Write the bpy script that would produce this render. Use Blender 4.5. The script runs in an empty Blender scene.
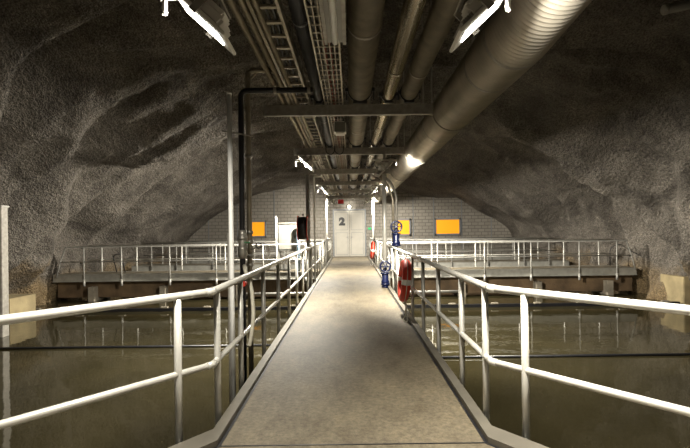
import bpy, bmesh, math, random
from mathutils import Vector, Matrix, noise
random.seed(7)
PI = math.pi
SC = bpy.context.scene
COL = SC.collection

# ------------------------------------------------------------------ camera, world, exposure
CAMZ = 1.64
cd = bpy.data.cameras.new('camera'); cam = bpy.data.objects.new('camera', cd); COL.objects.link(cam)
cd.sensor_width = 36.0; cd.lens = 36.0 * 460 / 690
cd.shift_x = -5.0 / 690; cd.shift_y = 5.5 / 690
cd.clip_start = 0.05; cd.clip_end = 200
cam.matrix_world = Matrix.Translation((0, 0, CAMZ)) @ Matrix.Rotation(PI / 2, 4, 'X') @ Matrix.Rotation(-0.0125, 4, 'Z')
SC.camera = cam
w = bpy.data.worlds.new('world'); SC.world = w; w.use_nodes = True
w.node_tree.nodes['Background'].inputs[0].default_value = (0.010, 0.009, 0.008, 1)
w.node_tree.nodes['Background'].inputs[1].default_value = 1.0
SC.view_settings.view_transform = 'Standard'
SC.view_settings.look = 'None'
SC.view_settings.gamma = 1.0
SC.view_settings.exposure = 0.0
SC.view_settings.use_curve_mapping = False
FLOOD_W = 300.0          # watts of one flood light
FLOOD_SPREAD = 146      # beam angle, degrees
FLOOD_COL = (1.0, 0.94, 0.82)

# ------------------------------------------------------------------ materials
def new_mat(name):
    m = bpy.data.materials.new(name); m.use_nodes = True
    nt = m.node_tree
    return m, nt, nt.nodes['Principled BSDF']
def simple(name, col, rough=0.5, metal=0.0, var=0.15, scale=6.0, bump=0.0, bscale=60.0, stretch=None):
    m, nt, b = new_mat(name)
    tc = nt.nodes.new('ShaderNodeTexCoord')
    mp = nt.nodes.new('ShaderNodeMapping')
    if stretch: mp.inputs['Scale'].default_value = stretch
    nt.links.new(tc.outputs['Object'], mp.inputs[0])
    n = nt.nodes.new('ShaderNodeTexNoise'); n.inputs['Scale'].default_value = scale; n.inputs['Detail'].default_value = 6
    nt.links.new(mp.outputs[0], n.inputs['Vector'])
    r = nt.nodes.new('ShaderNodeValToRGB')
    r.color_ramp.elements[0].position = 0.3; r.color_ramp.elements[1].position = 0.7
    r.color_ramp.elements[0].color = tuple(c * (1 - var) for c in col) + (1,)
    r.color_ramp.elements[1].color = tuple(min(1, c * (1 + var)) for c in col) + (1,)
    nt.links.new(n.outputs['Fac'], r.inputs[0]); nt.links.new(r.outputs[0], b.inputs['Base Color'])
    b.inputs['Roughness'].default_value = rough; b.inputs['Metallic'].default_value = metal
    if bump:
        n2 = nt.nodes.new('ShaderNodeTexNoise'); n2.inputs['Scale'].default_value = bscale; n2.inputs['Detail'].default_value = 4
        nt.links.new(mp.outputs[0], n2.inputs['Vector'])
        bp = nt.nodes.new('ShaderNodeBump'); bp.inputs['Strength'].default_value = bump; bp.inputs['Distance'].default_value = 0.02
        nt.links.new(n2.outputs['Fac'], bp.inputs['Height']); nt.links.new(bp.outputs[0], b.inputs['Normal'])
    return m
def emis(name, col, s):
    m, nt, b = new_mat(name)
    b.inputs['Base Color'].default_value = col + (1,)
    b.inputs['Emission Color'].default_value = col + (1,); b.inputs['Emission Strength'].default_value = s
    return m

M = {}
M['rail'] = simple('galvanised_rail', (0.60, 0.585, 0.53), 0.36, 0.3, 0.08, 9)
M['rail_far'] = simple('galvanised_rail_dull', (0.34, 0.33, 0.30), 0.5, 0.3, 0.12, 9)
M['galv'] = simple('galvanised_channel', (0.33, 0.31, 0.27), 0.5, 0.25, 0.2, 12)
M['steel_pipe'] = simple('painted_pipe', (0.20, 0.175, 0.13), 0.45, 0.3, 0.25, 5, 0.15, 40)
M['shiny'] = simple('foil_jacket', (0.42, 0.38, 0.31), 0.26, 0.9, 0.15, 5, 0.5, 9)
M['duct'] = simple('zinc_duct', (0.47, 0.43, 0.36), 0.42, 0.75, 0.18, 3)
M['dark_pipe'] = simple('dark_plastic_pipe', (0.035, 0.036, 0.04), 0.3, 0.0, 0.2, 6)
M['tan'] = simple('tan_steel', (0.33, 0.29, 0.22), 0.4, 0.6, 0.2, 6)
M['black'] = simple('black_rubber', (0.012, 0.012, 0.014), 0.4, 0.0, 0.2, 8)
M['white'] = simple('white_paint', (0.82, 0.81, 0.77), 0.45, 0.0, 0.05, 8)
M['conc'] = simple('grey_concrete', (0.24, 0.21, 0.16), 0.85, 0.0, 0.3, 2.5, 0.5, 30)
M['brown'] = simple('rust_stained_concrete', (0.13, 0.085, 0.045), 0.8, 0.0, 0.45, 1.8, 0.5, 20)
M['deck'] = simple('deck_edge_steel', (0.35, 0.34, 0.30), 0.55, 0.3, 0.15, 5)
M['kerb'] = simple('kerb_steel', (0.17, 0.155, 0.125), 0.45, 0.35, 0.15, 5)
M['orange'] = emis('amber_glass', (1.0, 0.40, 0.01), 0.55)
M['frame'] = simple('window_frame_grey', (0.23, 0.24, 0.25), 0.5, 0.2, 0.1, 6)
M['door'] = simple('door_paint', (0.48, 0.455, 0.40), 0.5, 0.0, 0.06, 3)
M['doorseam'] = simple('door_seam', (0.10, 0.095, 0.09), 0.7, 0.0, 0.1, 3)
M['red'] = simple('red_plastic', (0.60, 0.035, 0.012), 0.55, 0.0, 0.1, 8)
M['blue'] = simple('blue_enamel', (0.005, 0.009, 0.045), 0.35, 0.0, 0.15, 8)
M['lblue'] = simple('grey_blue_paint', (0.13, 0.20, 0.27), 0.5, 0.0, 0.1, 8)
M['rope'] = simple('pale_rope', (0.55, 0.52, 0.42), 0.8, 0.0, 0.1, 60)
M['cab'] = simple('cabinet_grey', (0.24, 0.235, 0.21), 0.45, 0.2, 0.08, 4)
M['green'] = emis('green_sign', (0.02, 0.45, 0.15), 0.3)
M['redsign'] = emis('red_sign', (0.45, 0.012, 0.012), 0.10)
M['lens'] = emis('flood_lens', (1.0, 0.95, 0.86), 14.0)
M['lens_small'] = emis('bulkhead_lens', (1.0, 0.95, 0.86), 3.0)
M['greenp'] = simple('green_paint', (0.03, 0.16, 0.06), 0.5)
M['cable_red'] = simple('cable_red_brown', (0.22, 0.04, 0.02), 0.6, 0, 0.2, 8)
M['cable_grey'] = simple('cable_grey', (0.20, 0.19, 0.16), 0.6, 0, 0.2, 8)
M['oldbronze'] = simple('valve_metal', (0.40, 0.38, 0.33), 0.4, 0.7, 0.25, 14)

# walkway concrete : worn, speckled, stained
def walk_mat():
    m, nt, b = new_mat('walkway_concrete')
    tc = nt.nodes.new('ShaderNodeTexCoord')
    mp = nt.nodes.new('ShaderNodeMapping'); mp.inputs['Scale'].default_value = (1, 0.45, 1)
    nt.links.new(tc.outputs['Object'], mp.inputs[0])
    a = nt.nodes.new('ShaderNodeTexNoise'); a.inputs['Scale'].default_value = 2.6; a.inputs['Detail'].default_value = 10; a.inputs['Roughness'].default_value = 0.76
    nt.links.new(mp.outputs[0], a.inputs['Vector'])
    r = nt.nodes.new('ShaderNodeValToRGB')
    r.color_ramp.elements[0].position = 0.33; r.color_ramp.elements[0].color = (0.085, 0.066, 0.040, 1)
    r.color_ramp.elements[1].position = 0.66; r.color_ramp.elements[1].color = (0.195, 0.162, 0.106, 1)
    e = r.color_ramp.elements.new(0.5); e.color = (0.142, 0.120, 0.083, 1)
    nt.links.new(a.outputs['Fac'], r.inputs[0])
    f = nt.nodes.new('ShaderNodeTexNoise'); f.inputs['Scale'].default_value = 22; f.inputs['Detail'].default_value = 9; f.inputs['Roughness'].default_value = 0.75
    nt.links.new(tc.outputs['Object'], f.inputs['Vector'])
    r2 = nt.nodes.new('ShaderNodeValToRGB')
    r2.color_ramp.elements[0].position = 0.35; r2.color_ramp.elements[0].color = (0.55, 0.52, 0.46, 1)
    r2.color_ramp.elements[1].position = 0.62; r2.color_ramp.elements[1].color = (1.12, 1.12, 1.1, 1)
    nt.links.new(f.outputs['Fac'], r2.inputs[0])
    mx = nt.nodes.new('ShaderNodeMix'); mx.data_type = 'RGBA'; mx.blend_type = 'MULTIPLY'; mx.inputs[0].default_value = 1
    nt.links.new(r.outputs[0], mx.inputs[6]); nt.links.new(r2.outputs[0], mx.inputs[7])
    nt.links.new(mx.outputs[2], b.inputs['Base Color'])
    b.inputs['Roughness'].default_value = 0.62
    bp = nt.nodes.new('ShaderNodeBump'); bp.inputs['Strength'].default_value = 0.35; bp.inputs['Distance'].default_value = 0.01
    nt.links.new(f.outputs['Fac'], bp.inputs['Height']); nt.links.new(bp.outputs[0], b.inputs['Normal'])
    return m
M['walk'] = walk_mat()

def rock_mat():
    m, nt, b = new_mat('sprayed_rock')
    tc = nt.nodes.new('ShaderNodeTexCoord')
    a = nt.nodes.new('ShaderNodeTexNoise'); a.inputs['Scale'].default_value = 0.8; a.inputs['Detail'].default_value = 10; a.inputs['Roughness'].default_value = 0.65
    a.inputs['Distortion'].default_value = 0.6
    nt.links.new(tc.outputs['Object'], a.inputs['Vector'])
    r = nt.nodes.new('ShaderNodeValToRGB')
    r.color_ramp.elements[0].position = 0.32; r.color_ramp.elements[0].color = (0.066, 0.056, 0.045, 1)
    r.color_ramp.elements[1].position = 0.68; r.color_ramp.elements[1].color = (0.235, 0.208, 0.172, 1)
    nt.links.new(a.outputs['Fac'], r.inputs[0])
    # ochre mineral stain band along the waterline
    sp = nt.nodes.new('ShaderNodeSeparateXYZ'); nt.links.new(tc.outputs['Object'], sp.inputs[0])
    n2 = nt.nodes.new('ShaderNodeTexNoise'); n2.inputs['Scale'].default_value = 0.9; n2.inputs['Detail'].default_value = 6
    nt.links.new(tc.outputs['Object'], n2.inputs['Vector'])
    mm = nt.nodes.new('ShaderNodeMath'); mm.operation = 'MULTIPLY_ADD'; mm.inputs[1].default_value = -3.2
    nt.links.new(n2.outputs['Fac'], mm.inputs[0]); nt.links.new(sp.outputs['Z'], mm.inputs[2])
    mr = nt.nodes.new('ShaderNodeMapRange'); mr.inputs['From Min'].default_value = -2.3; mr.inputs['From Max'].default_value = -1.2
    mr.inputs['To Min'].default_value = 0.85; mr.inputs['To Max'].default_value = 0.0
    nt.links.new(mm.outputs[0], mr.inputs['Value'])
    mx = nt.nodes.new('ShaderNodeMix'); mx.data_type = 'RGBA'
    nt.links.new(mr.outputs[0], mx.inputs[0]); nt.links.new(r.outputs[0], mx.inputs[6]); mx.inputs[7].default_value = (0.24, 0.165, 0.075, 1)
    # pale speckle of aggregate
    v = nt.nodes.new('ShaderNodeTexNoise'); v.inputs['Scale'].default_value = 26; v.inputs['Detail'].default_value = 3
    nt.links.new(tc.outputs['Object'], v.inputs['Vector'])
    r3 = nt.nodes.new('ShaderNodeValToRGB')
    r3.color_ramp.elements[0].position = 0.36; r3.color_ramp.elements[0].color = (0.50, 0.50, 0.50, 1)
    r3.color_ramp.elements[1].position = 0.66; r3.color_ramp.elements[1].color = (1.4, 1.4, 1.4, 1)
    nt.links.new(v.outputs['Fac'], r3.inputs[0])
    m2 = nt.nodes.new('ShaderNodeMix'); m2.data_type = 'RGBA'; m2.blend_type = 'MULTIPLY'; m2.inputs[0].default_value = 1
    nt.links.new(mx.outputs[2], m2.inputs[6]); nt.links.new(r3.outputs[0], m2.inputs[7])
    nt.links.new(m2.outputs[2], b.inputs['Base Color'])
    b.inputs['Roughness'].default_value = 0.72
    vo = nt.nodes.new('ShaderNodeTexVoronoi'); vo.inputs['Scale'].default_value = 9
    nt.links.new(tc.outputs['Object'], vo.inputs['Vector'])
    ad = nt.nodes.new('ShaderNodeMath'); ad.operation = 'MULTIPLY_ADD'; ad.inputs[1].default_value = 0.6
    nt.links.new(vo.outputs['Distance'], ad.inputs[0]); nt.links.new(v.outputs['Fac'], ad.inputs[2])
    bp = nt.nodes.new('ShaderNodeBump'); bp.inputs['Strength'].default_value = 1.0; bp.inputs['Distance'].default_value = 0.09
    nt.links.new(ad.outputs[0], bp.inputs['Height']); nt.links.new(bp.outputs[0], b.inputs['Normal'])
    return m
M['rock'] = rock_mat()

def brick_mat():
    m, nt, b = new_mat('pale_blockwork')
    tc = nt.nodes.new('ShaderNodeTexCoord')
    mp = nt.nodes.new('ShaderNodeMapping'); mp.inputs['Rotation'].default_value = (PI / 2, 0, 0)
    nt.links.new(tc.outputs['Object'], mp.inputs[0])
    br = nt.nodes.new('ShaderNodeTexBrick')
    br.inputs['Scale'].default_value = 1.0; br.inputs['Brick Width'].default_value = 0.40; br.inputs['Row Height'].default_value = 0.20
    br.inputs['Mortar Size'].default_value = 0.018
    br.inputs['Color1'].default_value = (0.31, 0.285, 0.245, 1); br.inputs['Color2'].default_value = (0.27, 0.245, 0.21, 1)
    br.inputs['Mortar'].default_value = (0.15, 0.135, 0.11, 1)
    nt.links.new(mp.outputs[0], br.inputs['Vector']); nt.links.new(br.outputs['Color'], b.inputs['Base Color'])
    b.inputs['Roughness'].default_value = 0.8
    bp = nt.nodes.new('ShaderNodeBump'); bp.inputs['Strength'].default_value = 0.5; bp.inputs['Distance'].default_value = 0.01; bp.invert = True
    nt.links.new(br.outputs['Fac'], bp.inputs['Height']); nt.links.new(bp.outputs[0], b.inputs['Normal'])
    return m
M['brick'] = brick_mat()

def water_mat():
    m, nt, b = new_mat('murky_water')
    tc = nt.nodes.new('ShaderNodeTexCoord')
    a = nt.nodes.new('ShaderNodeTexNoise'); a.inputs['Scale'].default_value = 0.5; a.inputs['Detail'].default_value = 7
    nt.links.new(tc.outputs['Object'], a.inputs['Vector'])
    r = nt.nodes.new('ShaderNodeValToRGB')
    r.color_ramp.elements[0].position = 0.3; r.color_ramp.elements[0].color = (0.020, 0.017, 0.008, 1)
    r.color_ramp.elements[1].position = 0.7; r.color_ramp.elements[1].color = (0.036, 0.030, 0.014, 1)
    nt.links.new(a.outputs['Fac'], r.inputs[0])
    # floating specks
    v = nt.nodes.new('ShaderNodeTexVoronoi'); v.inputs['Scale'].default_value = 7
    nt.links.new(tc.outputs['Object'], v.inputs['Vector'])
    lt = nt.nodes.new('ShaderNodeMath'); lt.operation = 'LESS_THAN'; lt.inputs[1].default_value = 0.035
    nt.links.new(v.outputs['Distance'], lt.inputs[0])
    mx = nt.nodes.new('ShaderNodeMix'); mx.data_type = 'RGBA'
    nt.links.new(lt.outputs[0], mx.inputs[0]); nt.links.new(r.outputs[0], mx.inputs[6]); mx.inputs[7].default_value = (0.26, 0.23, 0.12, 1)
    nt.links.new(mx.outputs[2], b.inputs['Base Color'])
    b.inputs['Roughness'].default_value = 0.03; b.inputs['IOR'].default_value = 1.33
    n = nt.nodes.new('ShaderNodeTexNoise'); n.inputs['Scale'].default_value = 2.6; n.inputs['Detail'].default_value = 2
    nt.links.new(tc.outputs['Object'], n.inputs['Vector'])
    bp = nt.nodes.new('ShaderNodeBump'); bp.inputs['Strength'].default_value = 0.06; bp.inputs['Distance'].default_value = 0.05
    nt.links.new(n.outputs['Fac'], bp.inputs['Height']); nt.links.new(bp.outputs[0], b.inputs['Normal'])
    return m
M['water'] = water_mat()

# ------------------------------------------------------------------ mesh helpers
class MB:
    def __init__(s): s.bm = bmesh.new()
    def box(s, c, d, rot=None, bevel=0.0):
        mt = Matrix.Translation(c)
        if rot is not None: mt = mt @ rot
        r = bmesh.ops.create_cube(s.bm, size=1.0, matrix=mt @ Matrix.Diagonal((d[0], d[1], d[2], 1)))
        if bevel:
            es = list({e for v in r['verts'] for e in v.link_edges})
            bmesh.ops.bevel(s.bm, geom=es, offset=bevel, segments=2, affect='EDGES')
        return s
    def tube(s, pts, r, seg=12, cap=True, closed=False):
        pts = [Vector(p) for p in pts]; n = len(pts)
        rad = r if isinstance(r, (list, tuple)) else [r] * n
        prev = None; rings = []
        for i, p in enumerate(pts):
            if closed: t1 = (p - pts[i - 1]).normalized(); t2 = (pts[(i + 1) % n] - p).normalized()
            else:
                t1 = (p - pts[i - 1]).normalized() if i else (pts[1] - p).normalized()
                t2 = (pts[i + 1] - p).normalized() if i < n - 1 else t1
            t = (t1 + t2).normalized()
            if prev is None:
                u = Vector((0, 0, 1)) if abs(t.z) < 0.9 else Vector((0, 1, 0))
                u = (u - t * u.dot(t)).normalized()
            else:
                u = prev - t * prev.dot(t); u.normalize()
            prev = u; v = t.cross(u)
            k = 1.0 / max(0.5, t.dot(t2))
            ring = []
            side = (t2 - t1)
            for j in range(seg):
                a = 2 * PI * j / seg
                off = (u * math.cos(a) + v * math.sin(a)) * rad[i]
                if side.length > 1e-4 and k > 1.0005:
                    sd = side.normalized(); off = off + sd * off.dot(sd) * (k - 1)
                ring.append(s.bm.verts.new(p + off))
            rings.append(ring)
        m = n if closed else n - 1
        for i in range(m):
            a, b = rings[i], rings[(i + 1) % n]
            for j in range(seg):
                f = s.bm.faces.new((a[j], a[(j + 1) % seg], b[(j + 1) % seg], b[j])); f.smooth = True
        if cap and not closed:
            s.bm.faces.new(list(reversed(rings[0]))); s.bm.faces.new(rings[-1])
        return s
    def prism(s, poly, z0, z1):
        a = [s.bm.verts.new((x, y, z0)) for x, y in poly]; b = [s.bm.verts.new((x, y, z1)) for x, y in poly]
        n = len(poly); s.bm.faces.new(list(reversed(a))); s.bm.faces.new(b)
        for i in range(n): s.bm.faces.new((a[i], a[(i + 1) % n], b[(i + 1) % n], b[i]))
        return s
    def build(s, name, mat, parent=None, loc=None):
        bmesh.ops.recalc_face_normals(s.bm, faces=s.bm.faces)
        me = bpy.data.meshes.new(name); s.bm.to_mesh(me); s.bm.free(); me.materials.append(M[mat] if isinstance(mat, str) else mat)
        o = bpy.data.objects.new(name, me); COL.objects.link(o)
        if parent: o.parent = parent
        if loc: o.location = loc
        return o
def tag(o, label, cat, group=None):
    o['label'] = label; o['category'] = cat
    if group: o['group'] = group
    return o
def thing(name, label, cat, loc=(0, 0, 0), group=None):
    o = bpy.data.objects.new(name, None); COL.objects.link(o); o.location = loc; o.empty_display_size = 0.1
    return tag(o, label, cat, group)
def struct(o): o['kind'] = 'structure'; return o
def arc(c, r, a0, a1, n, ax, ay):
    ax = Vector(ax); ay = Vector(ay); c = Vector(c)
    return [c + ax * math.cos(a0 + (a1 - a0) * i / n) * r + ay * math.sin(a0 + (a1 - a0) * i / n) * r for i in range(n + 1)]
def bend(pts, r, n=6):
    """round the inner corners of a polyline"""
    pts = [Vector(p) for p in pts]; out = [pts[0]]
    for i in range(1, len(pts) - 1):
        p = pts[i]; a = p + (pts[i - 1] - p).normalized() * r; b = p + (pts[i + 1] - p).normalized() * r
        for k in range(n + 1):
            t = k / n; out.append(a * (1 - t) ** 2 + p * 2 * t * (1 - t) + b * t ** 2)
    out.append(pts[-1]); return out
def loc_pts(pts, o): return [Vector(p) - Vector(o) for p in pts]
def copy_tree(o, parent=None):
    c = o.copy(); COL.objects.link(c)
    if parent: c.parent = parent
    for ch in list(o.children): copy_tree(ch, c)
    return c

WATER = -1.06
YEND = 28.0
# ------------------------------------------------------------------ rock cavern
def sm(a, b, x):
    t = max(0, min(1, (x - a) / (b - a))); return t * t * (3 - 2 * t)
def lerp(a, b, t): return a + (b - a) * t
def rock_point(s, y):
    """s in -1..1 round the vault from left foot to right foot"""
    top = 7.6 - 1.5 * sm(4, 12, y) - 0.75 * sm(13.5, 16, y) + 0.55 * sm(16.4, 18.2, y) - 1.05 * sm(18.5, 25.5, y) - 0.25 * sm(25, 28, y)
    W = 11.9 - 0.25 * sm(12, 16, y) - 0.25 * sm(19.5, 23, y) - 0.75 * sm(22, 28, y)
    ex = lerp(2.6, 2.15, sm(15, 26, y))
    base = -1.8
    a = s * PI / 2
    cx = math.sin(a); cz = math.cos(a)
    x = math.copysign(abs(cx) ** (2 / ex), cx) * W
    z = base + abs(cz) ** (2 / ex) * (top - base)
    # inward normal (approx)
    nrm = Vector((-x / W, 0, -(z - base) / (top - base) * 1.2)).normalized()
    p = Vector((x, y, z))
    q = Vector((x * 0.16 + 3.1, y * 0.22 + z * 0.10, z * 0.30))
    d = noise.fractal(q, 1.0, 2.0, 2) * 0.65
    # blasting rounds: oblique arches that creep inward and then drop back
    sd = 0 if s < 0 else 40
    t = abs(s)
    yw = y + 2.4 * noise.noise(Vector((t * 2.3 + sd, y * 0.07, 0.5))) + 0.9 * noise.noise(Vector((t * 6 + sd, y * 0.12, 3.5))) - 1.6 * t
    k = math.floor(yw / 2.5); fr = yw / 2.5 - k
    saw = fr * (1 - sm(0.80, 1.0, fr))
    amp = 0.55 + 1.3 * max(0, noise.noise(Vector((k * 3.7 + sd, t * 2.2, 7.7))) + 0.25)
    d += (saw - 0.4) * amp * (0.45 + 0.55 * sm(10, 17, y))
    # low brow of rock before the first catwalk with a hollow behind it
    side = sm(0.10, 0.30, t) * (1 - sm(0.80, 0.97, t))
    yb = y + 1.6 * noise.noise(Vector((t * 3.1 + sd, 0.2, 9.1)))
    d += side * (0.95 * sm(9.5, 14.6, yb) * (1 - sm(14.8, 16.0, yb)) - 0.35 * sm(15.5, 16.6, yb) * (1 - sm(17.0, 19.0, yb)))
    # finer streaks that follow the same arches
    q2 = Vector((yw * 1.5, t * 3.0 + sd, z * 0.25))
    d += (noise.ridged_multi_fractal(q2, 1.0, 2.1, 3, 0.9, 1.8) - 1.1) * 0.15
    d += noise.fractal(Vector((x * 0.5, y * 1.3, z * 0.5)), 0.9, 2.0, 4) * 0.17
    d += noise.noise(p * 3.1) * 0.035 + noise.noise(p * 6.5) * 0.02
    edge = 1.0 - 0.50 * sm(22.5, 26.5, y)
    return p + nrm * d * edge
bm = bmesh.new()
NS = 260; ys = []
y = -9.0
while y < YEND + 0.01:
    ys.append(y); y += 0.30 if y < 3 else 0.125
ys.append(YEND + 0.25)
grid = []
for yy in ys:
    row = []
    for i in range(NS + 1):
        s = -1 + 2 * i / NS
        row.append(bm.verts.new(rock_point(s, yy)))
    grid.append(row)
for j in range(len(ys) - 1):
    for i in range(NS):
        f = bm.faces.new((grid[j][i], grid[j][i + 1], grid[j + 1][i + 1], grid[j + 1][i])); f.smooth = True
me = bpy.data.meshes.new('ceiling'); bm.to_mesh(me); bm.free(); me.materials.append(M['rock'])
rock = struct(bpy.data.objects.new('ceiling', me)); COL.objects.link(rock)
rock['label'] = 'dark sprayed rock vault curving over the basins down to the water'
struct(MB().box((0, -9.1, 2.5), (25, 0.3, 9.5)).build('wall_back', 'rock'))
struct(MB().box((0, YEND + 0.15, 1.8), (25, 0.3, 8)).build('wall_end', 'brick'))
# vertical seams in the block wall
for i, x in enumerate((-8.6, -6.85, -4.6, -2.6, 3.85, 5.1, 6.8, 8.6)):
    struct(MB().box((x, YEND - 0.01, 1.55), (0.05, 0.03, 5.4)).build('trim_%d' % (i + 1), 'frame'))
# water
o = MB().box((0, 9.5, WATER - 0.05), (24, 36.8, 0.1)).build('water_surface', 'water')
o['kind'] = 'stuff'; tag(o, 'still murky olive water filling the basins on both sides of the walkway', 'water')

# ------------------------------------------------------------------ walkway floor
D = (0.61, -0.79)
XI, XO = 1.03, 1.12
YI, YO = 3.50, 3.70
def flare(x, y, t): return (x + D[0] * t, y + D[1] * t)
fi = flare(XI, YI, 4.0); fo = flare(XO, YO, 4.1)
struct(MB().prism([(-XI + .022, 3.515), (XI - .022, 3.515), (XI - .022, YEND), (-XI + .022, YEND)], -0.25, 0.0).build('floor', 'walk'))
near = MB().prism([(-XI + .022, 3.50), (XI - .022, 3.50), (fi[0], fi[1]), (fi[0], -8.9), (-fi[0], -8.9), (-fi[0], fi[1])], -0.25, 0.0).build('floor_near', 'walk')
struct(near)
struct(MB().box((0, 12, -0.45), (1.7, 32, 0.4)).build('trim_9', 'conc'))
sm_ = MB()
for sgn in (-1, 1):
    ab = [(XI - .024, 3.50), (XI - .001, YI), (XI - .001, YEND - .03), (XI - .024, YEND - .03)]
    fl = [(XI - .024, 3.50), (fi[0] - .03, fi[1]), (fi[0], fi[1]), (XI - .001, YI)]
    for pl in (ab, fl): sm_.prism([(sgn * x, y) for x, y in pl], -0.20, 0.003)
sm_.box((0, 3.508, -0.1), (2 * XI - .05, 0.014, 0.206))
o = struct(sm_.build('trim_20', 'black')); o['label'] = 'black joint seam round the concrete walkway slabs'
k = 10
for sgn in (-1, 1):
    b = MB()
    poly = [(XI, YI), (XO, YO), fo, fi]; poly2 = [(XI, YEND - .02), (XO, YEND - .02), (XO, YO), (XI, YI)]
    for pl in (poly, poly2):
        pl = [(sgn * x, y) for x, y in pl]
        b.prism(pl, -0.30, 0.05)
    bmesh.ops.remove_doubles(b.bm, verts=b.bm.verts, dist=1e-5)
    o = struct(b.build('trim_%d' % k, 'kerb')); k += 1
    o['label'] = 'raised steel kerb along the %s edge of the walkway' % ('left' if sgn < 0 else 'right')
for i, yy in enumerate((6.2, 11.2, 16.2, 21.2, 26.2)):
    struct(MB().box((0, yy, -0.95), (1.5, 0.5, 0.7)).build('trim_%d' % (k + i), 'conc'))

# ------------------------------------------------------------------ main railings
RX, RZ, MZ, RR = 1.16, 1.136, 0.53, 0.031
YB = 3.82
RAIL_G = 'walkway guard railings'
def railing(sgn, y0, y1, posts, label, flared=False, mat='rail'):
    t = thing('guard_railing', label, 'railing', (sgn * RX, y0, 0), RAIL_G)
    def path(z):
        p = []
        if flared:
            a = flare(RX, YB, 3.4); p = [(sgn * a[0], a[1], z), (sgn * RX, YB, z)]
        else: p = [(sgn * RX, y0, z)]
        return p + [(sgn * RX, y1, z)]
    L = t.location
    MB().tube(loc_pts(path(RZ), L), RR, 14).build('top_rail', mat, t)
    MB().tube(loc_pts(path(MZ), L), RR * 0.86, 12).build('mid_rail', mat, t)
    for (px, py) in posts:
        p = MB().tube(loc_pts([(sgn * px, py, -0.26), (sgn * px, py, RZ - .02)], L), 0.029, 12)
        p.box(Vector((sgn * (px - 0.02), py, -0.18)) - L, (0.08, 0.10, 0.14))
        p.build('post', mat, t)
    if flared:   # sleeve at the bend
        for z, r in ((RZ, RR), (MZ, RR * .86)):
            MB().tube(loc_pts([(sgn * (RX + D[0] * .05), YB - .04, z), (sgn * RX, YB, z), (sgn * RX, YB + .05, z)], L), r + 0.004, 14).build('coupling', mat, t)
    return t
Pf = [flare(RX, YB, 2.85), flare(RX, YB, 1.60), flare(RX, YB, 0.31), (RX, 3.98)]
ysA = [4.83 + 1.27 * i for i in range(11)]
for sgn, nm in ((-1, 'left'), (1, 'right')):
    railing(sgn, YB, 17.85, Pf + [(RX, y) for y in ysA], 'long pale tube railing flaring outward on the %s of the walkway foreground' % nm, True)
    railing(sgn, 19.35, 22.05, [(RX, 19.38), (RX, 20.7), (RX, 22.0)], 'short tube railing on the %s between the first and second cross catwalks' % nm)
    railing(sgn, 23.55, 27.9, [(RX, 23.6), (RX, 25.0), (RX, 26.4), (RX, 27.8)], 'last tube railing on the %s of the walkway, ending by the door wall' % nm)

# ------------------------------------------------------------------ cross catwalks
def catwalk(y0, wd, xin, xout, sgn, label, piers):
    t = thing('catwalk', label, 'catwalk', (sgn * xin, y0, 0), 'cross catwalks over the basins')
    L = t.location; xm = (xin + xout) / 2 * sgn; ln = xout - xin
    MB().box(Vector((xm, y0 + wd / 2, -0.03)) - L, (ln, wd - 0.02, 0.06)).build('deck', 'walk', t)
    for yy in (y0, y0 + wd):
        e = MB().box(Vector((xm, yy, -0.14)) - L, (ln, 0.03, 0.30))
        e.box(Vector((xm, yy - (0.02 if yy == y0 else -.02), -0.275)) - L, (ln, 0.06, 0.03)); e.box(Vector((xm, yy - (0.02 if yy == y0 else -.02), 0.0)) - L, (ln, 0.05, 0.02))
        e.build('edge_beam', 'deck', t)
    MB().box(Vector((xm, y0 + wd / 2 + .1, -0.62)) - L, (ln, wd - 0.35, 0.64)).build('concrete_beam', 'brown', t)
    for x in piers:
        b = MB().box(Vector((sgn * x, y0 + wd / 2, -0.95)) - L, (0.22, wd + .1, 0.9)); b.build('pier', 'conc', t)
    return t
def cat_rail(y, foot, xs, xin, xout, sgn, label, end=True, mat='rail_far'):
    t = thing('guard_railing', label, 'railing', (sgn * xin, y, 0), 'catwalk guard railings')
    L = t.location
    top = [(sgn * xin, y, 1.08), (sgn * xout, y, 1.08)]
    if end: top += [(sgn * (xout + .2), y, 0.55), (sgn * (xout + .38), y, -0.1)]
    MB().tube(loc_pts(top, L), 0.027, 8).build('top_rail', mat, t)
    MB().tube(loc_pts([(sgn * xin, y, 0.50), (sgn * (xout + (.2 if end else 0)), y, 0.50)], L), 0.022, 8).build('mid_rail', mat, t)
    for x in xs:
        p = MB().tube(loc_pts([(sgn * x, y, 0.02 if foot > 0 else -0.44), (sgn * x, y, 1.08)], L), 0.028, 8)
        p.tube(loc_pts([(sgn * x, y, -0.45), (sgn * x, y, -0.20)], L), 0.045, 8)
        p.build('post', mat, t)
XS1 = [1.75, 3.42, 5.26, 7.08, 8.97, 10.44]
XS2 = [1.75, 3.2, 4.9, 6.65, 8.4, 9.6]
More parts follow.
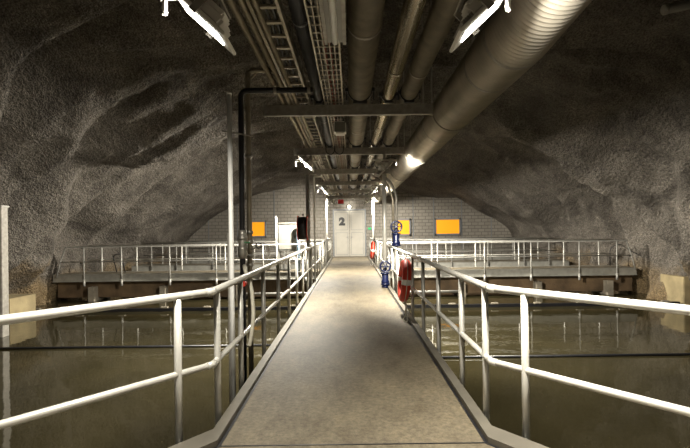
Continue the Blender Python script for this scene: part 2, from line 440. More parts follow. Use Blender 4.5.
for sgn, nm in ((-1, 'left'), (1, 'right')):
    catwalk(18.1, 1.15, 1.2, 11.7 if sgn < 0 else 11.25, sgn, 'nearest cross catwalk over the %s basin on a brown stained beam' % nm, (4.4, 7.4, 10.2))
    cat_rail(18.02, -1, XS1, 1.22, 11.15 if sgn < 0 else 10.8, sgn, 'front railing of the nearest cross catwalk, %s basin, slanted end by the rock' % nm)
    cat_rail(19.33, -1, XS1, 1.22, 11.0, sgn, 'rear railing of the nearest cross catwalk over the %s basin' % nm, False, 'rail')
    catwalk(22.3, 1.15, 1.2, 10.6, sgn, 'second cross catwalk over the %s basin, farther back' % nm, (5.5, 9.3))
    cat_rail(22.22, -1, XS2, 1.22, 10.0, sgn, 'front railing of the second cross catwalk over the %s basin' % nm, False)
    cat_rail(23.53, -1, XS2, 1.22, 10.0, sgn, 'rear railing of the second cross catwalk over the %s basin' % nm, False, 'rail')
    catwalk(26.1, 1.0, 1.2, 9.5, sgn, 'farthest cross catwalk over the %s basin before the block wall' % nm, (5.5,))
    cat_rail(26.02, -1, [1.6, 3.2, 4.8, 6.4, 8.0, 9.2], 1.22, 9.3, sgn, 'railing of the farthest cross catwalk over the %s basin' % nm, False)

# pipes and weirs lying at water level
def wtube(name, label, cat, a, b, r, mat, seg=10, group=None):
    L = a; o = MB().tube(loc_pts([a, b], L), r, seg).build(name, mat, None, L); return tag(o, label, cat, group)
wtube('float_line', 'thin dark line stretched across the left basin water in the foreground', 'line', (-11.3, 10.75, WATER + .02), (-1.0, 10.75, WATER + .02), 0.03, 'black')
wtube('float_line', 'thin dark line stretched across the right basin water in the foreground', 'line', (1.0, 9.55, WATER + .02), (11.3, 9.55, WATER + .02), 0.03, 'black')
for sgn, nm in ((-1, 'left'), (1, 'right')):
    t = thing('scum_weir', 'dark low weir beam with pale blocks crossing the %s basin' % nm, 'weir', (sgn * 1.0, 15.7, WATER))
    MB().box((sgn * 5.1, 0, 0.03), (10.2, 0.10, 0.14)).build('beam', 'black', t)
    for i in range(7):
        MB().box((sgn * (1.0 + i * 1.45), -0.03, 0.125), (0.24, 0.12, 0.05), bevel=0.01).build('block', 'conc', t)
    wtube('water_pipe', 'pale horizontal pipe under the nearest catwalk over the %s basin' % nm, 'pipe', (sgn * 1.2, 17.75, -0.80), (sgn * 4.3, 17.75, -0.80), 0.05, 'rail_far')

# ------------------------------------------------------------------ overhead support beams
BZ = 3.41; BH = 0.15
BY = [3.2 + 3.6 * i for i in range(7)]
names = ['directly above the two nearest floodlights', 'nearest in view, spanning the walkway under the pipes', 'second in view, holding the middle pair of floodlights',
         'resting on the first pair of columns', 'third past the nearest in view, behind the first columns', 'farther back over the second catwalk, before the red sign', 'farthest, above the last column near the door']
for i, yy in enumerate(BY):
    t = thing('support_beam', 'grey steel channel beam ' + names[i], 'beam', (0, yy, BZ), 'overhead pipe support beams')
    b = MB().box((0, 0, 0), (2.46, 0.02, BH)); b.box((0, 0.035, BH / 2 - .008), (2.46, 0.07, 0.016)); b.box((0, 0.035, -BH / 2 + .008), (2.46, 0.07, 0.016))
    b.build('channel', 'galv', t)
    for sx in (-1.0, 1.05 if i != 3 else 0.62):
        MB().tube([(sx * 1.06, 0.04, 0.05), (sx * 1.06, 0.04, 3.6)], 0.012, 8).build('hanger_rod', 'galv', t)
    b = MB().box((-1.24, 0.02, 0), (0.02, 0.08, BH + .02)); b.box((1.24, 0.02, 0), (0.02, 0.08, BH + .02)); b.build('end_plate', 'galv', t)
PT = BZ + BH / 2         # top of beams

# ------------------------------------------------------------------ overhead pipes
Y0, Y1 = -2.0, 27.95
def long_pipe(name, label, x, r, mat, joints, clamps=True, lift=0.02, seg=24, cat='pipe', y1=Y1):
    z = PT + lift + r
    t = thing(name, label, cat, (x, Y0, z), 'pipes over the walkway')
    MB().tube([(0, 0, 0), (0, y1 - Y0, 0)], r, seg).build('pipe_run', mat, t)
    for j in joints:
        MB().tube([(0, j - Y0 - .03, 0), (0, j - Y0 + .03, 0)], r + 0.006, seg).build('joint_band', mat, t)
    if clamps:
        for yy in BY:
            c = MB(); c.tube([(0, yy - .12 - Y0, 0), (0, yy - .07 - Y0, 0)], r + 0.014, seg)
            c.box((0, yy - .095 - Y0, -r - lift / 2), (r * 1.2, 0.05, lift + 0.02)); c.box((r + .02, yy - .095 - Y0, 0), (0.05, 0.05, 0.05)); c.box((-r - .02, yy - .095 - Y0, 0), (0.05, 0.05, 0.05))
            c.tube([(-r - .03, yy - .095 - Y0, -.0), (-r - .03, yy - .095 - Y0, -r * .9)], .01, 6); c.tube([(r + .03, yy - .095 - Y0, -.0), (r + .03, yy - .095 - Y0, -r * .9)], .01, 6)
            c.build('clamp', 'dark_pipe', t)
    return t
long_pipe('insulated_pipe', 'widest dull brown pipe running along the middle above the walkway', 0.17, 0.168, 'steel_pipe', [4.5, 9, 13, 17, 21])
long_pipe('foil_clad_pipe', 'shiny foil clad pipe, right of the widest middle pipe', 0.585, 0.095, 'shiny', [5.6, 8.6, 12, 16])
long_pipe('steel_pipe', 'dull brown pipe between the shiny pipe and the spiral duct', 0.885, 0.122, 'steel_pipe', [5.7, 9.6, 14.5])
long_pipe('plastic_pipe', 'dark glossy pipe left of the mesh cable tray', -0.43, 0.072, 'dark_pipe', [4.2, 8, 12, 18])
long_pipe('conduit_pipe', 'thin tan conduit, outermost left of the overhead pipes', -0.955, 0.030, 'tan', [5.9, 10], False, 0.005, 10)
long_pipe('conduit_pipe', 'thin tan conduit, second from the left of the overhead pipes', -0.865, 0.028, 'tan', [7, 12], False, 0.005, 10)
# tube slung under the ladder
t = thing('conduit_pipe', 'thin tan conduit slung below the cable ladder', 'pipe', (-0.76, Y0, 3.52), 'pipes over the walkway')
MB().tube([(0, 0, 0), (0, 29.9, 0)], 0.028, 10).build('pipe_run', 'tan', t)
for yy in (6.0, 9.5, 13, 17):
    MB().tube(arc((0, yy - Y0, 0), 0.045, PI, 2 * PI, 8, (1, 0, 0), (0, 0, 1)), 0.008, 6).build('saddle', 'black', t)

# spiral duct : real corrugation
def duct():
    t = thing('spiral_duct', 'large ribbed spiral ventilation duct running overhead on the right', 'duct', (1.60, Y0, 3.45))
    b = bmesh.new(); seg = 44; R = 0.30; pitch = 0.058; y = Y0; prev = None
    rows = []
    while y < 27.9:
        for dy, dr in ((0, 0), (pitch * .55, 0), (pitch * .70, 0.012), (pitch * .85, 0.012)): rows.append((y + dy, R + dr))
        y += pitch
    for (yy, r) in rows:
        dz = 0.10 * max(0, 4.3 - yy)
        ring = [b.verts.new((r * math.cos(2 * PI * j / seg), yy - Y0, dz + r * math.sin(2 * PI * j / seg))) for j in range(seg)]
        if prev:
            for j in range(seg):
                f = b.faces.new((prev[j], prev[(j + 1) % seg], ring[(j + 1) % seg], ring[j])); f.smooth = True
        prev = ring
    bmesh.ops.recalc_face_normals(b, faces=b.faces)
    me = bpy.data.meshes.new('duct_run'); b.to_mesh(me); b.free(); me.materials.append(M['duct'])
    o = bpy.data.objects.new('duct_run', me); COL.objects.link(o); o.parent = t
    for yy in (4.35, 5.1, 8.0, 11.2, 15, 19, 23):
        dz = 0.10 * max(0, 4.3 - yy)
        MB().tube([(0, yy - .035 - Y0, dz), (0, yy - .03 - Y0, dz), (0, yy + .03 - Y0, dz), (0, yy + .035 - Y0, dz)], [R, R + .012, R + .012, R], seg, False).build('coupling_band', 'galv', t)
    for yy in BY:
        dz = 0.10 * max(0, 4.3 - yy)
        h = MB().tube(arc((0, yy - Y0 + .25, dz), R + .018, PI, 2 * PI, 20, (1, 0, 0), (0, 0, 1)), 0.010, 6)
        for s in (-1, 1): h.tube([(s * (R + .018), yy - Y0 + .25, dz), (s * (R + .018), yy - Y0 + .25, 3.5)], 0.010, 6)
        h.build('hanger_strap', 'galv', t)
duct()

# ------------------------------------------------------------------ cable ladder and mesh tray
def ladder():
    t = thing('cable_ladder', 'cable ladder with rungs beside the thin tan conduits, left of the dark pipe', 'cable ladder', (-0.69, Y0, PT + .005))
    for sx, nx in ((-0.115, 0), (0.115, 1)):
        MB().box((sx, 14.95, 0.05), (0.028, 29.9, 0.09)).build('side_rail', 'tan', t)
    rg = MB().box((0, 0, 0), (0.203, 0.045, 0.02)).build('rung', 'tan', t); rg.location = (0, 0.6, 0.035)
    for i in range(1, 99):
        c = rg.copy(); COL.objects.link(c); c.parent = t; c.location = (0, 0.6 + i * 0.293, 0.035)
    for i, (x, r, m, lab) in enumerate(((-0.06, .014, 'cable_grey', 'grey cable lying along the cable ladder, nearest its left rail'), (-0.02, .012, 'black', 'thin black cable along the middle of the cable ladder'), (0.04, .016, 'black', 'thicker black cable lying nearest the right rail of the cable ladder'))):
        c = MB().tube([(-0.69 + x + 0.012 * math.sin(k * 1.3 + i), Y0 + k * 1.15, PT + .053 + r) for k in range(27)], r, 6).build('cable', m, None)
        tag(c, lab, 'cable', 'cables on the cable ladder')
ladder()
def tray():
    t = thing('mesh_cable_tray', 'wire mesh cable tray between the dark pipe and the widest middle pipe', 'cable tray', (-0.215, Y0, PT + .005))
    for sx in (-0.13, 0.13):
        MB().box((sx, 14.95, 0.04), (0.018, 29.9, 0.07)).build('side_rail', 'tan', t)
    b = MB(); y = 0.05
    while y < 29.8:
        b.box((0, y, 0.012), (0.25, 0.014, 0.012)); y += 0.17
    for x in (-0.08, -0.03, 0.03, 0.08): b.box((x, 14.95, 0.012), (0.010, 29.9, 0.010))
    b.build('mesh', 'tan', t)
    for i, (x, r, m) in enumerate(((-0.09, .013, 'black'), (-0.045, .014, 'cable_grey'), (-0.01, .012, 'cable_red'), (0.03, .015, 'cable_red'), (0.075, .013, 'black'))):
        c = MB().tube([(-0.215 + x + 0.012 * math.sin(k * 1.7 + i * 2), Y0 + k * 0.9, PT + .025 + r) for k in range(34)], r, 6).build('cable', m, None)
        col = {'black': 'black', 'cable_grey': 'grey', 'cable_red': 'red brown'}[m]
        tag(c, '%s cable in the mesh cable tray, %s' % (col, ('nearest its left rail', 'second from its left rail', 'third from its left rail', 'second from its right rail', 'nearest its right rail')[i]), 'cable', 'cables in the mesh tray')
tray()

# unlit batten light and small box hung under the tray
t = thing('batten_light', 'long grey batten light housing under the mesh tray at the top of the view', 'light', (-0.115, 1.6, 3.42))
MB().box((0, 1.35, 0.0), (0.20, 2.70, 0.07), bevel=0.012).build('housing', 'cab', t)
b = MB(); b.box((-0.085, 1.35, -0.045), (0.03, 2.68, 0.025)); b.box((0.085, 1.35, -0.045), (0.03, 2.68, 0.025)); b.build('edge_lip', 'galv', t)
MB().tube([(0, 0.03, -0.045), (0, 2.66, -0.045)], 0.028, 12).build('diffuser', 'white', t)
t = thing('junction_box', 'small pale box hanging under the mesh tray just past the nearest beam in view', 'box', (-0.145, 7.7, 3.27))
MB().box((0, 0, 0.06), (0.20, 0.26, 0.20), bevel=0.025).build('box_body', 'white', t)
MB().box((0, -0.135, 0.06), (0.17, 0.02, 0.16), bevel=0.008).build('lid', 'cab', t)
for s in (-1, 1): MB().tube([(s * .06, 0, 0.15), (s * .06, 0, 0.24)], .012, 6).build('hanger', 'black', t)
# looped black leads hanging by the second beam
for i, (x, lab) in enumerate(((-0.42, 'left'), (-0.22, 'right'))):
    pts = bend([(x - .10, 10.25, 3.55), (x - .09, 10.25, 3.36), (x + .02, 10.25, 3.30), (x + .10, 10.25, 3.38), (x + .09, 10.25, 3.56)], 0.05, 4)
    tag(MB().tube(pts, 0.010, 6).build('cable', 'black'), 'black cable loop drooping in front of the second beam in view, %s of the two' % lab, 'cable')

# ------------------------------------------------------------------ floodlights
def make_flood():
    t = thing('floodlight', 'x', 'floodlight', (0, 0, 0), 'floodlights over the walkway edges')
    fr = MB().box((0, 0, 0.012), (0.48, 0.34, 0.024), bevel=0.006).build('frame', 'white', t)
    MB().box((0, 0, -0.004), (0.34, 0.17, 0.008)).build('lens', 'lens', fr)
    b = MB().box((0.03, 0, 0.06), (0.24, 0.24, 0.08), bevel=0.02); b.box((0.03, 0, 0.115), (0.16, 0.16, 0.05), bevel=0.015)
    b.build('housing', 'white', t)
    f = MB()
    for i in range(6): f.box((-0.17 + i * 0.018, 0, 0.04), (0.005, 0.24, 0.04))
    f.build('heat_sink', 'galv', t)
    y = MB().box((0, 0.185, 0.08), (0.05, 0.012, 0.2)); y.box((0, -0.185, 0.08), (0.05, 0.012, 0.2)); y.box((0, 0, 0.185), (0.05, 0.38, 0.012))
    y.build('yoke', 'galv', t)
    return t
flood0 = make_flood()
def place_flood(sgn, yy, x, z, label, first=None, th=48, yaw=4, spread=FLOOD_SPREAD, power=1.0):
    f = first if first else copy_tree(flood0)
    R = Matrix.Rotation(math.radians(-yaw) * sgn * 0, 4, 'Z') @ Matrix.Rotation(math.radians(-th * sgn), 4, 'Y') @ Matrix.Rotation(math.radians(yaw), 4, 'X')
    f.matrix_world = Matrix.Translation((sgn * x, yy, z)) @ R
    f['label'] = label
    ld = bpy.data.lights.new('flood_glow', 'AREA'); ld.shape = 'RECTANGLE'; ld.size = 0.32; ld.size_y = 0.15
    ld.energy = FLOOD_W * power; ld.color = FLOOD_COL; ld.spread = math.radians(spread)
    lo = bpy.data.objects.new('flood_glow', ld); COL.objects.link(lo); lo.parent = f; lo.location = (0, 0, -0.012)
    bx = 1.16 if sgn < 0 else 1.02
    # bracket bar and drop hanger: a thing carried by the beam
    a = thing('lamp_bracket', 'bracket carrying the ' + label.replace('white ', '').replace(' facing the', ' over the'), 'bracket', (sgn * bx, yy - .02, PT - .1), 'floodlight brackets')
    MB().box((sgn * -0.22, -0.06, -0.215), (0.56, 0.03, 0.03)).build('cross_bar', 'rail', a)
    MB().box((sgn * (x - bx), -0.04, -0.15), (0.05, 0.012, 0.38)).build('drop_strap', 'galv', a)
    MB().tube([(sgn * 0.03, -0.06, -0.215), (sgn * 0.03, -0.06, -0.33)], 0.017, 8).build('cable_gland', 'white', a)
    MB().tube(bend([(sgn * 0.03, -0.06, -0.19), (sgn * -0.10, -0.04, -0.14), (sgn * (x - bx - .08), 0.0, -0.26)], 0.05), 0.010, 8).build('lead', 'black', a)
    return f
where = {0: 'nearest, at the top edge of the view', 2: 'on the second beam in view', 4: 'beyond the first columns', 6: 'farthest, above the last column', -2: 'behind the viewer'}
first = flood0
for idx in (0, 2, 4, 6):
    yy = BY[idx]
    for sgn, nm in ((-1, 'left'), (1, 'right')):
        lab = 'white floodlight facing the %s basin, %s' % (nm, where[idx])
        if idx == 0: place_flood(sgn, yy - .12, 0.97 if sgn < 0 else 0.90, 3.04, lab, first, yaw=-2, th=43, spread=154 if sgn < 0 else 150, power=0.60)
        elif idx == 2: place_flood(sgn, yy - .12, 0.97 if sgn < 0 else 0.78, 3.12 if sgn < 0 else 2.97, lab, first, yaw=-7 if sgn < 0 else 14, th=44, spread=140 if sgn < 0 else 136, power=2.3)
        elif idx == 4: place_flood(sgn, yy - .12, 0.95, 3.12, lab, first, yaw=-4 if sgn < 0 else 4, th=50, spread=166, power=3.6)
        else: place_flood(sgn, yy - .12, 0.95, 3.12, lab, first, yaw=14, th=40, spread=178, power=0.6)
        first = None
# the pair behind the camera (same fittings along the same walkway)
for sgn, nm in ((-1, 'left'), (1, 'right')):
    place_flood(sgn, -4.1, 0.97, 3.12, 'white floodlight facing the %s basin, behind the viewpoint' % nm, None, th=40, spread=160 if sgn < 0 else 118, power=0.28 if sgn < 0 else 0.16)
t = thing('support_beam', 'grey steel channel beam behind the viewpoint', 'beam', (0, -4.0, BZ), 'overhead pipe support beams')
MB().box((0, 0, 0), (2.46, 0.05, BH)).build('channel', 'galv', t)
for sx in (-1.0, 1.0): MB().tube([(sx * 1.06, 0.0, 0.05), (sx * 1.06, 0.0, 3.9)], 0.012, 8).build('hanger_rod', 'galv', t)

# ------------------------------------------------------------------ columns
def column(x, y, r, z0, label, mat):
    t = thing('support_column', label, 'column', (x, y, z0), 'support columns')
    MB().tube([(0, 0, 0), (0, 0, BZ - BH / 2 - z0)], r, 16).build('shaft', mat, t)
    MB().box((0, 0, 0.01), (r * 2.6, r * 2.6, 0.02)).build('base_plate', mat, t)
    MB().box((0, 0, BZ - BH / 2 - z0 - .01), (r * 2.6, r * 2.6, 0.02)).build('head_plate', 'galv', t)
column(-1.275, 14.03, 0.062, WATER, 'grey steel column behind the round reel on the left', 'rail_far')
column(1.055, 14.03, 0.062, 0, 'pale steel column beside the blue valve on the right', 'rail')
column(-1.275, 24.83, 0.062, WATER, 'pale slim column farthest along the left railing', 'rail')
column(1.275, 24.83, 0.062, WATER, 'pale slim column farthest along the right railing', 'rail')
tag(MB().tube(bend([(-0.85, 14.3, 3.30), (-1.10, 14.3, 3.30), (-1.10, 14.3, 0.05)], 0.06), 0.03, 10).build('riser_pipe', 'white'), 'thin white pipe rising beside the left column by the round reel', 'pipe')
tag(MB().tube(bend([(-0.85, 20.9, 3.30), (-1.10, 20.9, 3.30), (-1.10, 20.9, 0.05)], 0.06), 0.022, 10).build('riser_pipe', 'white'), 'thin white pipe farther along the left railing near the door', 'pipe')
# diagonal knee at right column top
t = MB().box((0.86, 14.0, 3.15), (0.04, 0.04, 0.52), Matrix.Rotation(math.radians(-50), 4, 'Y')).build('knee_brace', 'galv'); tag(t, 'diagonal steel brace at the head of the right column', 'brace')

# ------------------------------------------------------------------ left pipework by the railing
wp = thing('measuring_pole', 'tall white pole standing in the water left of the railing', 'pole', (-1.285, 5.0, WATER))
MB().tube([(0.0, 0, 0), (-0.01, 0, 3.12 - WATER)], 0.027, 12).build('shaft', 'white', wp)
MB().tube([(-0.01, 0, 3.12 - WATER), (-0.01, 0, 3.14 - WATER)], 0.03, 12).build('cap', 'white', wp)
MB().tube([(-0.09, 0, 1.64 + 1.09 - WATER), (0.18, 0.3, 1.64 + 1.09 - WATER)], 0.009, 6).build('clip_arm', 'galv', wp)
bp_ = thing('black_riser_pipe', 'black pipe rising beside the railing and crossing to the overhead pipes', 'pipe', (-1.31, 5.6, WATER))
pz = 3.345 - WATER
MB().tube(bend([(0, 0, 0), (0, 0, pz), (0.88, 0, pz)], 0.09, 8), 0.034, 14).build('pipe_run', 'black', bp_)
for x in (0.42, 0.83): MB().tube([(x - .02, 0, pz), (x + .02, 0, pz)], 0.044, 14).build('collar', 'galv', bp_)
MB().tube([(0, 0, pz), (0, 0, pz)], 0.01, 3) if False else None
# valve cluster
for (z, r, h) in ((1.42, .055, .05), (1.55, .062, .04), (1.60, .048, .1)):
    MB().tube([(0, 0, z - WATER - h / 2), (0, 0, z - WATER + h / 2)], r, 14).build('flange', 'oldbronze', bp_)
MB().tube([(0, 0, 1.30 - WATER), (0, 0, 1.36 - WATER), (0, 0, 1.46 - WATER), (0, 0, 1.54 - WATER), (0, 0, 1.62 - WATER)], [.038, .06, .05, .062, .04], 14).build('valve_body', 'oldbronze', bp_)
MB().box((0.07, -0.05, 1.50 - WATER), (0.07, 0.015, 0.015)).build('valve_lever', 'greenp', bp_)
MB().tube([(0.02, 0, 1.0 - WATER), (0.02, -0.09, 1.0 - WATER)], .03, 10).build('red_coupling', 'red', bp_)
tp = thing('tan_riser_pipe', 'tan metal pipe bending over from the left conduits down beside the black pipe', 'pipe', (-1.30, 5.95, WATER))
tz = 3.71 - WATER
MB().tube(bend([(0, 0, 0), (0, 0, tz), (0.34, 0, tz)], 0.10, 8), 0.032, 14).build('pipe_run', 'tan', tp)
for z in (1.2, 1.32, 1.5, 1.62, 2.6):
    MB().tube([(0, 0, z - WATER - .02), (0, 0, z - WATER + .02)], .046, 14).build('collar', 'oldbronze', tp)
MB().tube([(0, 0, 1.40 - WATER), (0.09, -0.02, 1.44 - WATER)], .024, 10).build('branch', 'oldbronze', tp)
MB().tube(arc((0.12, -.02, 1.45 - WATER), .035, 0, 2 * PI * 11 / 12, 11, (1, 0, 0), (0, 0, 1)), .008, 6, closed=True).build('handwheel', 'black', tp)
tq = MB().tube(bend([(-1.30, 6.3, 3.80), (-0.99, 6.3, 3.80)], 0.05), 0.02, 8)
tq = MB().tube(bend([(-0.97, 6.3, 3.84), (-1.22, 6.3, 3.84), (-1.34, 6.3, 3.72)], 0.06), 0.018, 8).build('conduit_stub', 'tan')
tag(tq, 'short thin tan stub above the bend of the tan pipe', 'pipe')
tag(MB().tube([(-1.40, 5.35, WATER), (-1.40, 5.35, 1.62)], 0.028, 12).build('grey_riser_pipe', 'galv'), 'grey pipe standing in the water between the white pole and the black pipe', 'pipe')
# hose hanging over the rail
hs = bend([(-1.27, 5.5, 1.22), (-1.21, 5.3, 1.17), (-1.12, 5.2, 1.0), (-1.08, 5.1, 0.70), (-1.10, 5.05, 0.46), (-1.12, 5.05, 0.38)], 0.08, 5)
tag(MB().tube(hs, 0.022, 10).build('hose', 'rope'), 'tan rubber hose hanging from the valve over the left railing', 'hose')

# ------------------------------------------------------------------ reel, cabinet
rl = thing('hose_reel', 'round black reel with red rims mounted on the left column', 'reel', (-1.40, 13.72, 1.70))
MB().tube([(-.13, 0, 0), (.13, 0, 0)], 0.335, 32).build('hose_drum', 'black', rl)
for s in (-1, 1):
    sd_ = MB().tube([(s * .13, 0, 0), (s * .15, 0, 0)], 0.36, 32).build('side_disc', 'black', rl)
    MB().tube(arc((s * .14, 0, 0), .36, 0, 2 * PI * 31 / 32, 31, (0, 1, 0), (0, 0, 1)), .014, 8, closed=True).build('red_rim', 'red', sd_)
MB().tube([(-.18, 0, 0), (.18, 0, 0)], 0.03, 12).build('axle', 'galv', rl)
MB().box((0.125, 0.28, 0), (0.08, 0.12, 0.12)).build('mount', 'galv', rl)
MB().tube([(0, .02, .36), (0, .02, .43)], .03, 10).build('inlet', 'white', rl)

cb = thing('control_cabinet', 'pale grey control cabinet on legs on the near left catwalk', 'cabinet', (-2.48, 18.6, 0))
MB().box((0, 0, 1.36), (0.86, 0.42, 1.10), bevel=0.012).build('body', 'cab', cb)
MB().box((-0.02, -0.22, 1.36), (0.72, 0.02, 0.96), bevel=0.006).build('door_panel', 'cab', cb)
MB().box((0.28, -0.24, 1.36), (0.03, 0.03, 0.12)).build('handle', 'black', cb)
MB().box((0, 0, 1.93), (0.94, 0.5, 0.03)).build('rain_hood', 'galv', cb)
for sx in (-.38, .38):
    for sy in (-.16, .16): MB().box((sx, sy, 0.41), (0.05, 0.05, 0.82)).build('leg', 'rail_far', cb)
MB().tube([(-.47, -.2, 0), (-.47, -.2, 2.2)], .03, 10).build('side_post', 'white', cb)
tag(MB().tube([(-2.06, 18.25, 0.0), (-2.06, 18.25, 1.82)], .06, 12).build('standpipe', 'lblue'), 'grey blue standpipe in front of the control cabinet', 'pipe')

# ------------------------------------------------------------------ right pipework : elbows, blue valves
for i, (x, zz) in enumerate(((1.34, 3.02), (1.46, 3.12))):
    pts = bend([(0.90, 14.25 + i * .14, 3.30 + i * .1), (x - .18, 14.25 + i * .14, zz), (x, 14.25 + i * .14, zz - .42), (x, 14.25 + i * .14, 1.2 if i else 0.1)], 0.14, 6)
    tag(MB().tube(pts, 0.042, 12).build('drop_pipe', 'tan' if i == 0 else 'galv'), 'curved dark pipe dropping behind the right column, %s of the two' % ('inner' if i == 0 else 'outer'), 'pipe')
def valve(x, y, z, label, s=1.0, up=True):
    t = thing('gate_valve', label, 'valve', (x, y, z))
    MB().tube([(0, 0, -.42 * s), (0, 0, -.36 * s), (0, 0, -.30 * s), (0, 0, -.16 * s), (0, 0, -.10 * s)], [.11 * s, .12 * s, .085 * s, .10 * s, .05 * s], 16).build('valve_body', 'blue', t)
    for zz in (-.44, -.12): MB().tube([(0, 0, (zz - .02) * s), (0, 0, (zz + .02) * s)], .13 * s, 16).build('flange', 'blue', t)
    MB().tube([(0, 0, -.12 * s), (0, -.02, 0.05 * s)], .035 * s, 10).build('stem', 'blue', t)
    w = MB().tube(arc((0, -.10 * s, 0.08 * s), .15 * s, 0, 2 * PI * 23 / 24, 23, (1, 0, 0), (0, 0, 1)), .024 * s, 8, closed=True)
    for k in range(3):
        a = k * PI / 3; w.tube([(-.15 * s * math.cos(a), -.10 * s, .08 * s - .15 * s * math.sin(a)), (.15 * s * math.cos(a), -.10 * s, .08 * s + .15 * s * math.sin(a))], .012 * s, 6)
    w.tube([(0, -.12 * s, .08 * s), (0, 0, .06 * s)], .03 * s, 8)
    w.build('handwheel', 'blue', t)
valve(1.36, 13.6, 1.62, 'blue valve with round handwheel above the right railing', 1.05)
tag(MB().tube([(1.36, 13.6, WATER), (1.36, 13.6, 1.14)], .05, 12).build('drop_pipe', 'galv'), 'grey pipe under the blue valve, rising from the water', 'pipe')
valve(0.97, 12.9, 0.52, 'dark blue valve low against the right railing', 0.95)
tag(MB().tube([(0.97, 12.9, 0.0), (0.97, 12.9, 0.08)], .10, 12).build('pipe_stub', 'blue'), 'short blue pipe stub under the low dark valve', 'pipe')

# ------------------------------------------------------------------ lifebuoys
def buoy(x, y, z, label, R=0.325, r=0.085):
    t = thing('lifebuoy', label, 'lifebuoy', (x, y, z), 'lifebuoys on the right railing')
    pts = arc((0, 0, 0), R, 0, 2 * PI * 47 / 48, 47, (0, 1, 0), (0, 0, 1))
    MB().tube(pts, r, 14, closed=True).build('ring', 'red', t)
    for a in (0, PI):
        MB().tube(arc((0, 0, 0), R, a - .13, a + .13, 4, (0, 1, 0), (0, 0, 1)), r + .004, 14).build('white_band', 'white', t)
    rp = []
    for k in range(49):
        a = PI / 4 + 2 * PI * k / 48 ; rr = R + r + .012 + .035 * abs(math.sin(2 * (a)))
        rp.append((0, rr * math.cos(a), rr * math.sin(a)))
    MB().tube(rp[:-1], .008, 6, closed=True).build('grab_rope', 'rope', t)
    MB().tube(bend([(-.0, .10, R + r), (.03, .06, R + .19), (.09, .02, R + .15)], .03), .009, 6).build('hook_strap', 'black', t)
    t.rotation_euler = (0, math.radians(5), 0)
    return t
buoy(1.02, 8.75, 0.66, 'red lifebuoy with a white band, nearest on the right railing')
rope = [(1.02, 8.5, 0.30), (1.01, 8.3, 0.10), (0.99, 8.1, 0.02), (0.97, 8.0, 0.013), (0.93, 8.15, 0.013), (0.93, 8.3, 0.013), (1.0, 8.45, 0.03), (1.02, 8.55, 0.22)]
tag(MB().tube(bend(rope, .05, 4), .009, 6).build('rope', 'rope'), 'pale rope loop hanging below the near lifebuoy to the floor', 'rope')
buoy(1.02, 21.0, 0.68, 'small looking red lifebuoy far along the right railing near the door')
tag(MB().tube(bend([(1.08, 21.2, 0.55), (1.0, 20.9, 0.06), (.93, 20.5, .015), (.9, 20.9, .015), (1.0, 21.3, .10)], .06, 4), .009, 6).build('rope', 'rope'), 'pale rope below the far lifebuoy', 'rope')

# ------------------------------------------------------------------ end wall : door, windows, signs
d = thing('door_1', 'double door', 'door', (-0.03, YEND, 0))
del d['label']; del d['category']; d['kind'] = 'structure'
DW, DH = 1.86, 2.80
b = MB()
for s in (-1, 1): b.box((s * (DW / 2 + .04), -0.05, DH / 2), (0.08, 0.12, DH))
b.box((0, -0.05, DH + .04), (DW + .16, 0.12, 0.08)); b.build('door_frame', 'frame', d)
for s in (-1, 1):
    lf = MB().box((s * (DW / 4), -0.05, DH / 2), (DW / 2 - .025, 0.05, DH - .02), bevel=.004).build('door_leaf', 'door', d)
    pn = MB()
    for z0, z1 in ((0.12, 1.45), (1.62, 2.68)):
        x0, x1 = s * DW / 4 - .36, s * DW / 4 + .36
        for c, dm in ((((x0 + x1) / 2, -.08, z0), (.72, .01, .018)), (((x0 + x1) / 2, -.08, z1), (.72, .01, .018)), ((x0, -.08, (z0 + z1) / 2), (.018, .01, z1 - z0)), ((x1, -.08, (z0 + z1) / 2), (.018, .01, z1 - z0))):
            pn.box(c, dm)
    pn.build('panel_moulding', 'frame', lf)
    h = MB().box((s * .09, -.09, 1.15), (.03, .03, .16)); h.box((s * .14, -.11, 1.18), (.12, .02, .025)); h.build('door_handle', 'frame', lf)
cu = bpy.data.curves.new('number', 'FONT'); cu.body = '2'; cu.size = 0.60; cu.extrude = 0.004; cu.offset = 0.045; cu.align_x = 'CENTER'
to = bpy.data.objects.new('number_tmp', cu); COL.objects.link(to)
bpy.context.view_layer.update()
me = bpy.data.meshes.new_from_object(to.evaluated_get(bpy.context.evaluated_depsgraph_get()))
bpy.data.objects.remove(to)
me.materials.clear(); me.materials.append(M['black'])
n2 = bpy.data.objects.new('door_number', me); COL.objects.link(n2); n2.parent = d
n2.location = (-0.45, -0.088, 1.93); n2.rotation_euler = (PI / 2, 0, 0); n2.scale = (1.1, 1, 1)
n2['label'] = 'black number 2'

for i, (x, wd) in enumerate(((-5.56, 0.86), (3.22, 0.86), (5.94, 1.5))):
    wdw = bpy.data.objects.new('window_%d' % (i + 1), None); COL.objects.link(wdw); wdw.location = (x, YEND, 1.74); wdw['kind'] = 'structure'
    hh = 0.94
    MB().box((0, -0.02, 0), (wd - .1, 0.02, hh - .1)).build('window_pane', 'orange', wdw)
    b = MB()
    for s in (-1, 1): b.box((s * (wd / 2), -.04, 0), (.10, .08, hh + .1)); b.box((0, -.04, s * hh / 2), (wd + .1, .08, .10))
    b.build('window_frame', 'frame', wdw)

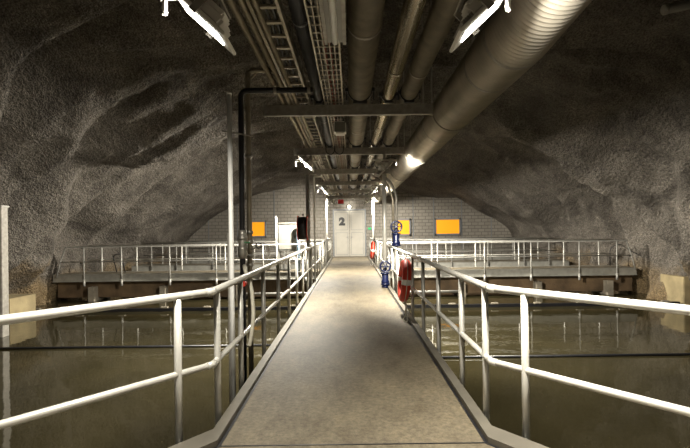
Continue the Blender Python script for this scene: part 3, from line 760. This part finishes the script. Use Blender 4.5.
s_ = thing('hanging_sign', 'small red sign hanging over the walkway before the door', 'sign', (-0.47, 24.4, 3.12))
MB().box((0, 0, 0), (.30, .05, .22), bevel=.01).build('panel', 'redsign', s_)
for sx in (-.12, .12): MB().tube([(sx, 0, .15), (sx, 0, .39)], .008, 6).build('hanger', 'galv', s_)
s_ = thing('bulkhead_lamp', 'round white bulkhead lamp lit just above the door', 'lamp', (-0.03, YEND - .02, 3.02))
MB().tube([(0, 0, 0), (0, -.05, 0)], .13, 20).build('base', 'frame', s_)
MB().tube([(0, -.05, 0), (0, -.10, 0), (0, -.13, 0)], [.11, .10, .05], 20).build('lens', 'lens_small', s_)
pl = bpy.data.lights.new('bulkhead_glow', 'POINT'); pl.energy = 14; pl.color = FLOOD_COL; pl.shadow_soft_size = .1
po = bpy.data.objects.new('bulkhead_glow', pl); COL.objects.link(po); po.location = (-0.03, YEND - .3, 3.02)
tag(MB().box((1.2, YEND - .03, 1.68), (.20, .03, .13), bevel=.004).build('exit_plate', 'green'), 'small green plate on the block wall right of the door', 'sign')

# ------------------------------------------------------------------ edges of the basin
def blk(name, label, c, dm, mat='conc'): tag(MB().box((0, 0, 0), dm, bevel=.02).build(name, mat, None, c), label, 'block')
M['ochre'] = simple('ochre_concrete', (0.30, 0.24, 0.13), 0.85, 0, .3, 2, .5, 25)
blk('concrete_block', 'ochre stained concrete block at the foot of the left rock wall', (-11.2, 14.6, -0.80), (1.6, 1.2, 0.9), 'ochre')
blk('concrete_block', 'ochre stained concrete block at the foot of the right rock wall', (12.1, 16.2, -0.62), (1.6, 1.2, 1.0), 'ochre')
gp = thing('grey_standpipe', 'grey capped column at the far left edge against the rock', 'column', (-9.2, 12.1, WATER))
MB().box((0, 0, 1.7), (.24, .24, 3.4), bevel=.01).build('shaft', 'galv', gp)
MB().box((0, 0, 3.42), (.30, .30, .05), bevel=.01).build('cap', 'rail_far', gp)
# wiring at the end of the right catwalk
cw = bend([(10.5, 18.6, .05), (10.5, 18.6, .75), (10.75, 18.4, .95), (11.2, 18.3, .62), (11.9, 18.3, .30)], .15, 5)
tag(MB().tube(cw, .015, 6).build('cable', 'black'), 'black cable arching from the right catwalk end to the rock', 'cable')
cw = bend([(-9.5, 18.7, .02), (-9.6, 18.6, .7), (-9.3, 18.6, .8), (-9.1, 18.6, .02)], .12, 5)
tag(MB().tube(cw, .02, 6).build('cable', 'black'), 'black cable loop standing on the left catwalk near its end', 'cable')
# fitting at top right corner of the view
t = thing('wall_luminaire', 'grey tubular fitting hung from the rock at the upper right corner', 'light', (5.1, 7.0, 4.98))
R_ = Matrix.Rotation(math.radians(-12), 3, 'Y')
MB().tube([R_ @ Vector((-.25, 0, 0)), R_ @ Vector((1.0, 0, 0))], .07, 14).build('tube', 'cab', t)
MB().tube([R_ @ Vector((-.29, 0, 0)), R_ @ Vector((-.25, 0, 0))], .078, 14).build('end_cap', 'galv', t)
for x in (.1, .8): MB().tube([(x, 0, .05), (x, 0, 2.0)], .012, 6).build('hanger', 'galv', t)
